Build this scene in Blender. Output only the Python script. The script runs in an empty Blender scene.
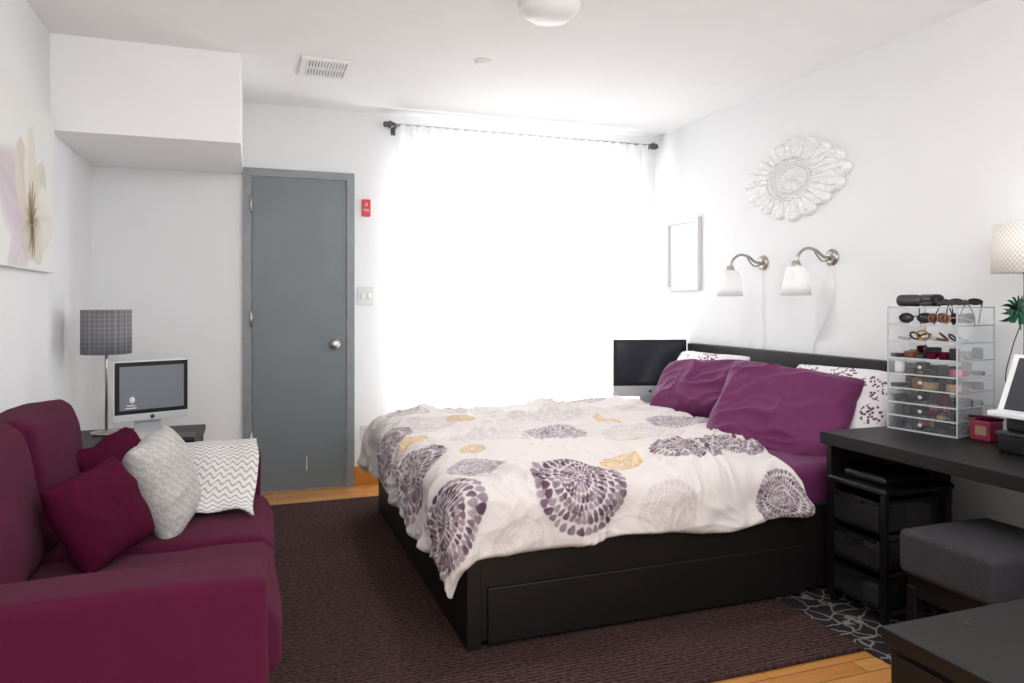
import bpy, math, random
import numpy as np
from mathutils import Vector, Matrix, Euler, noise
import bmesh
random.seed(3)
SC=bpy.context.scene
COL=SC.collection
try:
    SC.view_settings.view_transform='Standard'
    SC.view_settings.look='None'
except Exception: pass
PI=math.pi
LOCAL=set()

# ---------------------------------------------------------------- materials
def srgb(r,g,b):
    f=lambda c:(c/255/12.92 if c/255<=.04045 else ((c/255+.055)/1.055)**2.4)
    return (f(r),f(g),f(b),1)
def mat(name,col,rough=.5,metal=0,bump=0,bscale=60,var=0,vscale=6,spec=.5,sheen=0,stretch=None):
    m=bpy.data.materials.new(name); m.use_nodes=True
    nt=m.node_tree; N=nt.nodes; L=nt.links; b=N['Principled BSDF']
    c=srgb(*col)
    b.inputs['Base Color'].default_value=c
    b.inputs['Roughness'].default_value=rough
    b.inputs['Metallic'].default_value=metal
    b.inputs['Specular IOR Level'].default_value=spec
    if sheen: b.inputs['Sheen Weight'].default_value=sheen
    tc=N.new('ShaderNodeTexCoord'); mp=N.new('ShaderNodeMapping')
    L.new(tc.outputs['Object'],mp.inputs['Vector'])
    if stretch: mp.inputs['Scale'].default_value=stretch
    n=N.new('ShaderNodeTexNoise'); n.inputs['Scale'].default_value=vscale; n.inputs['Detail'].default_value=4
    L.new(mp.outputs[0],n.inputs['Vector'])
    mx=N.new('ShaderNodeMix'); mx.data_type='RGBA'
    k=var if var else .02
    mx.inputs[6].default_value=tuple(x*(1-k) for x in c[:3])+(1,)
    mx.inputs[7].default_value=tuple(min(1,x*(1+k)) for x in c[:3])+(1,)
    L.new(n.outputs['Fac'],mx.inputs[0]); L.new(mx.outputs[2],b.inputs['Base Color'])
    if bump:
        n2=N.new('ShaderNodeTexNoise'); n2.inputs['Scale'].default_value=bscale; n2.inputs['Detail'].default_value=3
        L.new(mp.outputs[0],n2.inputs['Vector'])
        bp=N.new('ShaderNodeBump'); bp.inputs['Strength'].default_value=bump; bp.inputs['Distance'].default_value=.01
        L.new(n2.outputs['Fac'],bp.inputs['Height']); L.new(bp.outputs[0],b.inputs['Normal'])
    return m
def nodes(m): return m.node_tree.nodes,m.node_tree.links,m.node_tree.nodes['Principled BSDF']

M_wall=mat('wall_paint',(238,239,240),.85,bump=.04,bscale=150,spec=.1)
M_ceil=mat('ceiling_paint',(248,248,248),.9,spec=.1)
M_doorg=mat('grey_door_paint',(114,122,127),.4,bump=.04,bscale=30,var=.13,vscale=3)
M_dframe=mat('grey_frame_paint',(134,139,142),.35,var=.2,vscale=14)
M_metal=mat('brushed_metal',(200,200,196),.3,1)
M_chrome=mat('satin_nickel',(178,172,164),.28,1)
M_dmetal=mat('dark_metal',(70,70,74),.4,.6)
M_finial=mat('pewter_metal',(96,94,94),.4,.6)
M_black=mat('black_brown_wood',(19,16,16),.45,bump=.05,bscale=40,var=.25,vscale=12,stretch=(1,8,8),spec=.35)
M_blackp=mat('black_plastic',(14,14,15),.35,spec=.4)
M_sofa=mat('plum_fabric',(82,24,50),.95,bump=.45,bscale=420,var=.16,vscale=3,spec=.05,sheen=.04)
M_plum=mat('plum_cotton',(104,42,86),.65,bump=.1,bscale=60,var=.08,spec=.2,sheen=.1)
M_plumd=mat('dark_plum_cotton',(74,16,42),.9,bump=.3,bscale=300,var=.1,spec=.05)
M_white=mat('white_paint',(244,244,243),.5)
M_plate=mat('white_plate_plastic',(222,222,221),.4)
M_frame=mat('white_frame_paint',(222,223,224),.5)
M_plaster=mat('white_plaster',(242,243,243),.7,bump=.03)
M_whitep=mat('white_plastic',(232,234,236),.3)
M_silver=mat('silver_aluminium',(200,203,205),.35,.3)
M_screen=mat('dark_display',(50,54,60),.15)
M_screen2=mat('grey_display',(124,130,138),.2)  # reflection on the screen put into the base colour as flat grey
M_oak=mat('honey_oak',(205,130,52),.45,var=.2,vscale=8,stretch=(1,10,10))
M_grey=mat('charcoal_fabric',(62,61,64),.9,bump=.6,bscale=250,var=.3,vscale=90,spec=.1)
M_red=mat('red_paint',(205,28,40),.4)
M_rose=mat('rose_plastic',(140,44,70),.45)
M_gold=mat('gold_tone',(190,150,70),.3,.8)
M_pink=mat('pink_plastic',(180,84,110),.35)
M_teal=mat('teal_plastic',(40,90,100),.3)
M_amber=mat('amber_lens',(110,68,40),.15)
M_green=mat('dark_green_feather',(10,80,50),.6)
M_tan=mat('tan_plastic',(160,130,105),.4)
M_sheet=M_plum

def m_wood():
    m=mat('honey_wood_floor',(205,135,62),.32)
    N,L,b=nodes(m)
    tc=N.new('ShaderNodeTexCoord'); mp=N.new('ShaderNodeMapping'); L.new(tc.outputs['Object'],mp.inputs[0])
    br=N.new('ShaderNodeTexBrick'); L.new(mp.outputs[0],br.inputs['Vector'])
    br.inputs['Scale'].default_value=1; br.inputs['Brick Width'].default_value=.9; br.inputs['Row Height'].default_value=.075
    br.inputs['Mortar Size'].default_value=.0018; br.offset=.37
    br.inputs['Color1'].default_value=srgb(212,142,70); br.inputs['Color2'].default_value=srgb(190,116,52)
    br.inputs['Mortar'].default_value=srgb(90,50,20)
    mp2=N.new('ShaderNodeMapping'); mp2.inputs['Scale'].default_value=(2.5,30,1); L.new(tc.outputs['Object'],mp2.inputs[0])
    n=N.new('ShaderNodeTexNoise'); n.inputs['Scale'].default_value=1.5; n.inputs['Detail'].default_value=6; L.new(mp2.outputs[0],n.inputs['Vector'])
    mx=N.new('ShaderNodeMix'); mx.data_type='RGBA'; mx.blend_type='MULTIPLY'; mx.inputs[0].default_value=.45
    L.new(br.outputs['Color'],mx.inputs[6]); L.new(n.outputs['Fac'],mx.inputs[7])
    g=N.new('ShaderNodeGamma'); g.inputs[1].default_value=.8
    L.new(mx.outputs[2],g.inputs[0]); L.new(g.outputs[0],b.inputs['Base Color'])
    return m
M_floor=m_wood()

def m_rug():
    m=mat('braided_plum_rug',(70,48,54),.95,spec=.05)
    N,L,b=nodes(m)
    tc=N.new('ShaderNodeTexCoord')
    w1=N.new('ShaderNodeTexWave'); w1.bands_direction='Y'; w1.inputs['Scale'].default_value=17; w1.inputs['Distortion'].default_value=2.0; w1.inputs['Detail Scale'].default_value=9; w1.inputs['Detail'].default_value=2
    L.new(tc.outputs['Object'],w1.inputs['Vector'])
    mp=N.new('ShaderNodeMapping'); mp.inputs['Scale'].default_value=(60,75,1); L.new(tc.outputs['Object'],mp.inputs[0])
    n0=N.new('ShaderNodeTexNoise'); n0.inputs['Scale'].default_value=1; n0.inputs['Detail'].default_value=2; L.new(mp.outputs[0],n0.inputs['Vector'])
    mul=N.new('ShaderNodeMath'); mul.operation='MULTIPLY_ADD'; L.new(w1.outputs['Fac'],mul.inputs[0]); mul.inputs[1].default_value=.26; L.new(n0.outputs['Fac'],mul.inputs[2])
    cr=N.new('ShaderNodeValToRGB'); cr.color_ramp.elements[0].color=srgb(34,23,23); cr.color_ramp.elements[0].position=.32; cr.color_ramp.elements[1].color=srgb(102,79,75); cr.color_ramp.elements[1].position=.95
    L.new(mul.outputs[0],cr.inputs[0])
    n=N.new('ShaderNodeTexNoise'); n.inputs['Scale'].default_value=3; L.new(tc.outputs['Object'],n.inputs['Vector'])
    mx=N.new('ShaderNodeMix'); mx.data_type='RGBA'; mx.blend_type='MULTIPLY'; mx.inputs[0].default_value=.3
    L.new(cr.outputs[0],mx.inputs[6]); L.new(n.outputs['Fac'],mx.inputs[7]); L.new(mx.outputs[2],b.inputs['Base Color'])
    bp=N.new('ShaderNodeBump'); bp.inputs['Strength'].default_value=.9; bp.inputs['Distance'].default_value=.012
    L.new(mul.outputs[0],bp.inputs['Height']); L.new(bp.outputs[0],b.inputs['Normal'])
    return m
M_rug=m_rug()

def m_edges(name,bg,fg,scale,lo,hi,feature='DISTANCE_TO_EDGE',rough=.85,rand=1,bump=.2,dist=.12):
    m=mat(name,bg,rough,spec=.2); N,L,b=nodes(m)
    tc=N.new('ShaderNodeTexCoord'); v=N.new('ShaderNodeTexVoronoi'); v.feature=feature; v.inputs['Scale'].default_value=scale
    v.inputs['Randomness'].default_value=rand
    n=N.new('ShaderNodeTexNoise'); n.inputs['Scale'].default_value=scale*.6
    L.new(tc.outputs['Object'],n.inputs['Vector'])
    ad=N.new('ShaderNodeMix'); ad.data_type='RGBA'; ad.inputs[0].default_value=dist
    L.new(tc.outputs['Object'],ad.inputs[6]); L.new(n.outputs['Color'],ad.inputs[7]); L.new(ad.outputs[2],v.inputs['Vector'])
    cr=N.new('ShaderNodeValToRGB'); cr.color_ramp.elements[0].position=lo; cr.color_ramp.elements[1].position=hi
    cr.color_ramp.elements[0].color=srgb(*fg); cr.color_ramp.elements[1].color=srgb(*bg)
    L.new(v.outputs['Distance'],cr.inputs[0]); L.new(cr.outputs[0],b.inputs['Base Color'])
    bp=N.new('ShaderNodeBump'); bp.inputs['Strength'].default_value=bump; bp.inputs['Distance'].default_value=.005
    L.new(v.outputs['Distance'],bp.inputs['Height']); L.new(bp.outputs[0],b.inputs['Normal'])
    return m
M_mat2=m_edges('black_floral_rug',(38,35,38),(132,128,126),14,.025,.06,dist=.09)
M_shade_g=m_edges('grey_weave_shade',(118,118,122),(146,146,150),45,.04,.10,rand=.0,bump=.1,dist=0)
def m_floralcase():
    m=mat('patterned_pillowcase',(238,235,235),.85,spec=.1); N,L,b=nodes(m)
    tc=N.new('ShaderNodeTexCoord')
    v=N.new('ShaderNodeTexVoronoi'); v.feature='F1'; v.inputs['Scale'].default_value=60; L.new(tc.outputs['Object'],v.inputs['Vector'])
    n=N.new('ShaderNodeTexVoronoi'); n.feature='F1'; n.inputs['Scale'].default_value=9; L.new(tc.outputs['Object'],n.inputs['Vector'])
    a=N.new('ShaderNodeMath'); a.operation='LESS_THAN'; L.new(v.outputs['Distance'],a.inputs[0]); a.inputs[1].default_value=.42
    c=N.new('ShaderNodeMath'); c.operation='LESS_THAN'; L.new(n.outputs['Distance'],c.inputs[0]); c.inputs[1].default_value=.48
    d=N.new('ShaderNodeMath'); d.operation='MULTIPLY'; L.new(a.outputs[0],d.inputs[0]); L.new(c.outputs[0],d.inputs[1])
    mx=N.new('ShaderNodeMix'); mx.data_type='RGBA'; L.new(d.outputs[0],mx.inputs[0]); mx.inputs[6].default_value=srgb(234,230,231); mx.inputs[7].default_value=srgb(112,86,108)
    L.new(mx.outputs[2],b.inputs['Base Color']); return m
M_patp=m_floralcase()

def m_wave(name,dark,light,scale,dist,rough=.9,pos=(0,1),bump=.2,direction='DIAGONAL',dsc=3):
    m=mat(name,light,rough,spec=.1); N,L,b=nodes(m)
    tc=N.new('ShaderNodeTexCoord'); w=N.new('ShaderNodeTexWave'); w.wave_type='BANDS'; w.bands_direction=direction
    w.inputs['Scale'].default_value=scale; w.inputs['Distortion'].default_value=dist; w.inputs['Detail Scale'].default_value=dsc
    w.inputs['Detail'].default_value=.5
    L.new(tc.outputs['Object'],w.inputs['Vector'])
    cr=N.new('ShaderNodeValToRGB'); cr.color_ramp.elements[0].color=srgb(*dark); cr.color_ramp.elements[1].color=srgb(*light)
    cr.color_ramp.elements[0].position=pos[0]; cr.color_ramp.elements[1].position=pos[1]
    L.new(w.outputs['Fac'],cr.inputs[0]); L.new(cr.outputs[0],b.inputs['Base Color'])
    bp=N.new('ShaderNodeBump'); bp.inputs['Strength'].default_value=bump; bp.inputs['Distance'].default_value=.004
    L.new(w.outputs['Fac'],bp.inputs['Height']); L.new(bp.outputs[0],b.inputs['Normal'])
    return m
M_chev=m_wave('grey_chevron_fabric',(172,170,168),(192,189,186),16,5,bump=.05,dsc=4)
# zigzag throw: |fract| zigzag added to bands, driven by UV
def m_zig():
    m=mat('wavy_throw_fabric',(206,204,202),.9,spec=.1); N,L,b=nodes(m)
    tc=N.new('ShaderNodeTexCoord'); sp=N.new('ShaderNodeSeparateXYZ'); L.new(tc.outputs['UV'],sp.inputs[0])
    s=N.new('ShaderNodeMath'); s.operation='MULTIPLY'; s.inputs[1].default_value=75; L.new(sp.outputs[0],s.inputs[0])
    sn=N.new('ShaderNodeMath'); sn.operation='SINE'; L.new(s.outputs[0],sn.inputs[0])
    a=N.new('ShaderNodeMath'); a.operation='MULTIPLY'; a.inputs[1].default_value=2.0; L.new(sn.outputs[0],a.inputs[0])
    c=N.new('ShaderNodeMath'); c.operation='MULTIPLY_ADD'; c.inputs[1].default_value=130; L.new(sp.outputs[1],c.inputs[0]); L.new(a.outputs[0],c.inputs[2])
    d=N.new('ShaderNodeMath'); d.operation='SINE'; L.new(c.outputs[0],d.inputs[0])
    cr=N.new('ShaderNodeValToRGB'); cr.color_ramp.elements[0].color=srgb(158,156,157); cr.color_ramp.elements[1].color=srgb(216,214,212)
    cr.color_ramp.elements[0].position=.0; cr.color_ramp.elements[1].position=.45
    mr=N.new('ShaderNodeMapRange'); mr.inputs[1].default_value=-1; L.new(d.outputs[0],mr.inputs[0]); L.new(mr.outputs[0],cr.inputs[0])
    L.new(cr.outputs[0],b.inputs['Base Color']); return m
M_throw=m_zig()

def m_sheer(name,col,transp,trl):
    m=bpy.data.materials.new(name); m.use_nodes=True; nt=m.node_tree; N=nt.nodes; L=nt.links
    out=N['Material Output']; N.remove(N['Principled BSDF'])
    d=N.new('ShaderNodeBsdfDiffuse'); t=N.new('ShaderNodeBsdfTranslucent'); tr=N.new('ShaderNodeBsdfTransparent')
    tc=N.new('ShaderNodeTexCoord'); n=N.new('ShaderNodeTexNoise'); n.inputs['Scale'].default_value=200; L.new(tc.outputs['Object'],n.inputs['Vector'])
    mx0=N.new('ShaderNodeMix'); mx0.data_type='RGBA'; mx0.inputs[6].default_value=srgb(*[c*.97 for c in col]); mx0.inputs[7].default_value=srgb(*col)
    L.new(n.outputs['Fac'],mx0.inputs[0]); L.new(mx0.outputs[2],d.inputs[0]); L.new(mx0.outputs[2],t.inputs[0])
    m1=N.new('ShaderNodeMixShader'); m1.inputs[0].default_value=trl; L.new(d.outputs[0],m1.inputs[1]); L.new(t.outputs[0],m1.inputs[2])
    m2=N.new('ShaderNodeMixShader'); m2.inputs[0].default_value=transp; L.new(m1.outputs[0],m2.inputs[1]); L.new(tr.outputs[0],m2.inputs[2])
    L.new(m2.outputs[0],out.inputs[0]); return m
M_curtain=m_sheer('sheer_white_curtain',(246,246,246),.02,.36)
M_shade_w=m_sheer('white_lamp_shade',(252,252,252),.0,.4)
def m_acrylic():
    m=bpy.data.materials.new('clear_acrylic'); m.use_nodes=True; nt=m.node_tree; N=nt.nodes; L=nt.links
    out=N['Material Output']; b=N['Principled BSDF']; b.inputs['Base Color'].default_value=(.85,.88,.9,1); b.inputs['Roughness'].default_value=.08
    tr=N.new('ShaderNodeBsdfTransparent'); lw=N.new('ShaderNodeLayerWeight'); lw.inputs[0].default_value=.3
    mr=N.new('ShaderNodeMapRange'); mr.inputs[3].default_value=.03; mr.inputs[4].default_value=.30
    L.new(lw.outputs['Fresnel'],mr.inputs[0])
    ms=N.new('ShaderNodeMixShader'); L.new(mr.outputs[0],ms.inputs[0]); L.new(tr.outputs[0],ms.inputs[1]); L.new(b.outputs[0],ms.inputs[2])
    L.new(ms.outputs[0],out.inputs[0]); return m
M_acr=m_acrylic()
M_acre=mat('acrylic_edge',(192,198,202),.2)

# ---------------------------------------------------------------- geometry helpers
def attach(o,parent):
    if parent is not None:
        o.parent=parent
        if parent.name not in LOCAL:
            o.matrix_parent_inverse=parent.matrix_basis.inverted()
def meta(o,label=None,category=None,kind=None,group=None):
    if label: o['label']=label
    if category: o['category']=category
    if kind: o['kind']=kind
    if group: o['group']=group
    return o
def mesh_obj(name,verts,faces,mt,parent=None,loc=(0,0,0),rot=(0,0,0),smooth=False,weld=False):
    me=bpy.data.meshes.new(name); me.from_pydata([tuple(v) for v in verts],[],faces)
    if weld:
        bm=bmesh.new(); bm.from_mesh(me); bmesh.ops.remove_doubles(bm,verts=bm.verts,dist=1e-5)
        bmesh.ops.recalc_face_normals(bm,faces=bm.faces); bm.to_mesh(me); bm.free()
    if mt: me.materials.append(mt)
    if smooth: me.polygons.foreach_set('use_smooth',[True]*len(me.polygons))
    me.update()
    o=bpy.data.objects.new(name,me); COL.objects.link(o); o.location=loc; o.rotation_euler=rot
    attach(o,parent); return o
def thing(name,label,category,loc,rotz=0,local=False,kind=None):
    e=bpy.data.objects.new(name,None); COL.objects.link(e); e.location=loc; e.rotation_euler=(0,0,rotz); e.empty_display_size=.1
    if kind: e['kind']=kind
    meta(e,label,category)
    if local: LOCAL.add(e.name)
    return e
BV=[(-1,-1,-1),(1,-1,-1),(1,1,-1),(-1,1,-1),(-1,-1,1),(1,-1,1),(1,1,1),(-1,1,1)]
BF=[(0,3,2,1),(4,5,6,7),(0,1,5,4),(1,2,6,5),(2,3,7,6),(3,0,4,7)]
def box(name,c,s,mt,parent=None,bevel=.003,rot=(0,0,0)):
    me=bpy.data.meshes.new(name); bm=bmesh.new()
    vs=[bm.verts.new((x*s[0]/2,y*s[1]/2,z*s[2]/2)) for x,y,z in BV]
    for f in BF: bm.faces.new([vs[i] for i in f])
    if bevel: bmesh.ops.bevel(bm,geom=list(bm.edges),offset=min(bevel,min(s)*.4),segments=2,affect='EDGES',profile=.5)
    bm.to_mesh(me); bm.free(); me.materials.append(mt)
    o=bpy.data.objects.new(name,me); COL.objects.link(o); o.location=c; o.rotation_euler=rot
    attach(o,parent); return o
def bb(name,x0,x1,y0,y1,z0,z1,mt,parent=None,bevel=.003):
    return box(name,((x0+x1)/2,(y0+y1)/2,(z0+z1)/2),(x1-x0,y1-y0,z1-z0),mt,parent,bevel)
def boxes(name,lst,mt,parent=None):
    V=[];F=[]
    for x0,x1,y0,y1,z0,z1 in lst:
        b=len(V)
        for x,y,z in BV: V.append(((x0+x1)/2+x*(x1-x0)/2,(y0+y1)/2+y*(y1-y0)/2,(z0+z1)/2+z*(z1-z0)/2))
        F+= [tuple(i+b for i in f) for f in BF]
    c=Vector((sum(v[0] for v in V)/len(V),sum(v[1] for v in V)/len(V),sum(v[2] for v in V)/len(V)))
    return mesh_obj(name,[Vector(v)-c for v in V],F,mt,parent,loc=c)
def softbox(name,x0,x1,y0,y1,z0,z1,r,mt,parent=None,puff=(0,0,0),nz=0,nsc=4,rot=(0,0,0),mid=12):
    c=Vector(((x0+x1)/2,(y0+y1)/2,(z0+z1)/2)); h=[(x1-x0)/2,(y1-y0)/2,(z1-z0)/2]
    r=min(r,min(h)*.98)
    def samp(hh):
        a=[-hh+r*(1-math.cos(t*PI/2/5)) for t in range(5)]
        inner=[-(hh-r)+2*(hh-r)*i/mid for i in range(mid+1)]
        bk=[-x for x in reversed(a)]
        return a+inner+bk
    V=[];F=[]
    for ax in range(3):
        u,v=(ax+1)%3,(ax+2)%3; su,sv=samp(h[u]),samp(h[v])
        for sg in (-1,1):
            b=len(V)
            for a in su:
                for d in sv:
                    p=[0,0,0]; p[ax]=sg*h[ax]; p[u]=a; p[v]=d; V.append(p)
            W=len(sv)
            for i in range(len(su)-1):
                for j in range(W-1):
                    q=(b+i*W+j,b+(i+1)*W+j,b+(i+1)*W+j+1,b+i*W+j+1)
                    F.append(q if sg>0 else q[::-1])
    out=[]
    for p in V:
        inn=[max(-(h[k]-r),min(h[k]-r,p[k])) for k in range(3)]
        d=Vector([p[k]-inn[k] for k in range(3)]); 
        if d.length>0: d=d.normalized()*r
        q=Vector(inn)+d
        n=[p[k]/h[k] for k in range(3)]
        for k in range(3):
            a,b2=(k+1)%3,(k+2)%3
            q[k]+=puff[k]*n[k]*max(0,(1-n[a]**2))**.7*max(0,(1-n[b2]**2))**.7
        if nz:
            w=noise.noise_vector((q+c)*nsc); w2=noise.noise_vector((q+c)*nsc*3.1)
            q+=Vector(w)*nz+Vector(w2)*nz*.35
        out.append(q)
    return mesh_obj(name,out,F,mt,parent,loc=c,rot=rot,smooth=True,weld=True)
def lathe(name,prof,mt,parent=None,loc=(0,0,0),rot=(0,0,0),seg=40,smooth=True,sx=1,sy=1):
    V=[];F=[]
    for r,z in prof:
        for i in range(seg):
            a=2*PI*i/seg; V.append((r*math.cos(a)*sx,r*math.sin(a)*sy,z))
    for k in range(len(prof)-1):
        for i in range(seg):
            j=(i+1)%seg; F.append((k*seg+i,k*seg+j,(k+1)*seg+j,(k+1)*seg+i))
    return mesh_obj(name,V,F,mt,parent,loc,rot,smooth,weld=True)
def smooth_pts(P,n=8):
    P=[Vector(p) for p in P]; Q=[P[0]*2-P[1]]+P+[P[-1]*2-P[-2]]; out=[]
    for i in range(1,len(Q)-2):
        for k in range(n):
            t=k/n; a,b,c,d=Q[i-1],Q[i],Q[i+1],Q[i+2]
            out.append(.5*((2*b)+(c-a)*t+(2*a-5*b+4*c-d)*t*t+(3*b-a-3*c+d)*t**3))
    out.append(P[-1]); return out
def tube(name,P,r,mt,parent=None,seg=10,sm=True):
    P=smooth_pts(P) if sm and len(P)>2 else [Vector(p) for p in P]
    c=P[0].copy(); P=[p-c for p in P]
    V=[];F=[]; nrm=None
    for i,p in enumerate(P):
        t=(P[min(i+1,len(P)-1)]-P[max(i-1,0)]).normalized()
        if nrm is None:
            nrm=t.orthogonal().normalized()
        nrm=(nrm-t*nrm.dot(t)).normalized(); b=t.cross(nrm)
        for k in range(seg):
            a=2*PI*k/seg; V.append(p+(nrm*math.cos(a)+b*math.sin(a))*r)
    for i in range(len(P)-1):
        for k in range(seg):
            j=(k+1)%seg; F.append((i*seg+k,i*seg+j,(i+1)*seg+j,(i+1)*seg+k))
    F.append(tuple(range(seg))[::-1]); F.append(tuple((len(P)-1)*seg+k for k in range(seg)))
    return mesh_obj(name,V,F,mt,parent,loc=c,smooth=True)
def pillow(name,c,normal,up,w,h,t,mt,label,seed=0,roll=0,wr=.012,category='pillow',sag=0):
    n=Vector(normal).normalized(); u=Vector(up); u=(u-n*u.dot(n)).normalized(); rt=u.cross(n).normalized()
    if roll:
        R=Matrix.Rotation(roll,3,n); u=R@u; rt=R@rt
    K=64; V=[];F=[]
    for sg in (1,-1):
        b=len(V)
        for i in range(K+1):
            for j in range(K+1):
                a=-1+2*i/K; d=-1+2*j/K
                a=math.copysign(abs(a)**.85,a); d=math.copysign(abs(d)**.85,d)
                cr=1-.055*(abs(a)*abs(d))**4
                x=w/2*a*cr*(1-.06*(1-d*d)*abs(a)**2); y=h/2*d*cr*(1-.06*(1-a*a)*abs(d)**2)
                th=t/2*max(0,(1-abs(a)**2.8))**.5*max(0,(1-abs(d)**2.8))**.5
                env=min(1,th/(t*.3)) if t else 0
                q=Vector((x*3+seed*7.3,y*3,sg*3.1))
                q2=Vector((x*4+y*2+seed,y*7-x*3,sg*2.0))
                q2=q2+Vector((noise.noise(q*1.7)*.5,noise.noise(q*1.7+Vector((5,5,5)))*.5,0))
                nn=noise.noise(q*1.0)*1.3+((1-min(1,abs(noise.noise(q2)*2.0)))**2)*.7-.2+((1-min(1,abs(noise.noise(q2*1.9)*2.0)))**2)*.35
                edge=noise.noise(Vector((a*2.2+seed,d*2.2,5)))*.012
                z=sg*(th+wr*nn*env)
                x+=edge; y+=edge*.7-sag*(1-a*a)*max(0,d)
                V.append(Vector((x,y,z)))
        for i in range(K):
            for j in range(K):
                q=(b+i*(K+1)+j,b+(i+1)*(K+1)+j,b+(i+1)*(K+1)+j+1,b+i*(K+1)+j+1)
                F.append(q if sg>0 else q[::-1])
    o=mesh_obj(name,V,F,mt,None,smooth=True,weld=True)
    R=Matrix((rt,u,n)).transposed()
    o.rotation_euler=R.to_euler(); o.location=c
    meta(o,label,category); return o
def point(name,loc,p,r=.03):
    l=bpy.data.lights.new(name,'POINT'); l.energy=p; l.shadow_soft_size=r; l.color=(1,1,1)
    o=bpy.data.objects.new(name,l); COL.objects.link(o); o.location=loc; return o

# ---------------------------------------------------------------- camera
H=1.22
cam=bpy.data.cameras.new('camera'); co=bpy.data.objects.new('camera',cam); COL.objects.link(co)
co.location=(0,0,H); co.rotation_euler=(PI/2,0,-math.radians(19.7)); cam.lens=727/1024*36; cam.sensor_width=36
cam.shift_y=-38.5/1024; cam.clip_start=.02
SC.camera=co

# ---------------------------------------------------------------- room
XL,XR,YB,ZC=-.9,2.94,4.93,2.50; Y0=-.6
def struct(o): o['kind']='structure'; return o
struct(bb('floor',XL-.1,XR+.1,Y0,YB+.15,-.08,0,M_floor,bevel=0))
struct(bb('ceiling',XL-.1,XR+.1,Y0,YB+.15,ZC,ZC+.1,M_ceil,bevel=0))
struct(bb('wall_left',XL-.1,XL,Y0,YB+.15,0,ZC,M_wall,bevel=0))
struct(bb('wall_right',XR,XR+.1,Y0,YB+.15,0,ZC,M_wall,bevel=0))
WX0,WX1,WZ0,WZ1=.90,2.74,.08,2.22
struct(boxes('wall_back',[(XL,WX0,YB,YB+.15,0,ZC),(WX1,XR,YB,YB+.15,0,ZC),(WX0,WX1,YB,YB+.15,0,WZ0),(WX0,WX1,YB,YB+.15,WZ1,ZC)],M_wall))
struct(bb('trim_1',XL,-.053,3.98,YB,2.04,ZC,M_ceil,bevel=.002))
struct(bb('baseboard_back',.645,WX0,YB-.018,YB,0,.13,M_oak,bevel=.003))
w=thing('window_1',None,None,(1.85,YB+.07,WZ0),kind='structure')
boxes('window_frame',[(WX0,WX1,YB+.05,YB+.1,WZ0,WZ0+.05),(WX0,WX1,YB+.05,YB+.1,WZ1-.05,WZ1),(WX0,WX0+.05,YB+.05,YB+.1,WZ0+.05,WZ1-.05),(WX1-.05,WX1,YB+.05,YB+.1,WZ0+.05,WZ1-.05),(1.84,1.89,YB+.05,YB+.1,WZ0+.05,WZ1-.05)],M_white,w)

# door
d=thing('door_1',None,None,(.295,YB,0),kind='structure')
boxes('door_frame',[(-.052,-.005,YB-.03,YB,0,2.03),(.595,.643,YB-.03,YB,0,2.03),(-.052,.643,YB-.03,YB,2.03,2.08)],M_dframe,d)
bb('door_panel',.002,.588,YB-.020,YB-.001,.012,2.022,M_doorg,d)
for z in (.35,1.12,1.85): tube('hinge',[(-.004,YB-.034,z-.05),(-.004,YB-.034,z+.05)],.009,M_metal,d)
kn=lathe('door_knob',[(0,0),(.034,0),(.034,.006),(.012,.008),(.012,.03),(.024,.036),(.03,.048),(.028,.06),(.015,.067),(0,.068)],M_metal,d,loc=(.515,YB-.022,.95),rot=(PI/2,0,0))
bb('scuff_mark',.335,.341,YB-.0206,YB-.0198,.13,.22,M_plate,d,0)

# wall devices
f=thing('fire_alarm','red fire alarm plate mounted on the wall beside the door','fire alarm',(.723,YB,1.86))
bb('plate',.694,.752,YB-.014,YB,1.80,1.915,M_red,f,.004)
lathe('symbol',[(.007,0),(.011,0),(.011,.0015),(.007,.0015),(.007,0)],M_whitep,f,loc=(.723,YB-.0142,1.880),rot=(PI/2,0,0),seg=24)
def lettering(txt,size,loc,parent):
    cu=bpy.data.curves.new('t','FONT'); cu.body=txt; cu.size=size; cu.align_x='CENTER'
    to=bpy.data.objects.new('t',cu); COL.objects.link(to); bpy.context.view_layer.update()
    tm=bpy.data.meshes.new_from_object(to); bpy.data.objects.remove(to)
    tm.materials.append(M_whitep); t2=bpy.data.objects.new('lettering',tm); COL.objects.link(t2); t2.location=loc; t2.rotation_euler=(PI/2,0,0); attach(t2,parent)
lettering('FIRE',.022,(.723,YB-.0148,1.835),f)
s=thing('light_switch','white double light switch plate on the wall beside the door','light switch',(.72,YB,1.267))
bb('plate',.665,.775,YB-.006,YB,1.205,1.33,M_plate,s); bb('toggle',.688,.706,YB-.016,YB-.006,1.25,1.285,M_whitep,s); bb('toggle',.734,.752,YB-.016,YB-.006,1.25,1.285,M_whitep,s)
s=thing('power_outlet','white power outlet on the wall near the bed','power outlet',(.72,YB,.346))
bb('plate',.685,.755,YB-.006,YB,.29,.40,M_plate,s)
for z in (.325,.367): bb('socket',.706,.734,YB-.009,YB-.006,z-.014,z+.014,M_silver,s)

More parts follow.
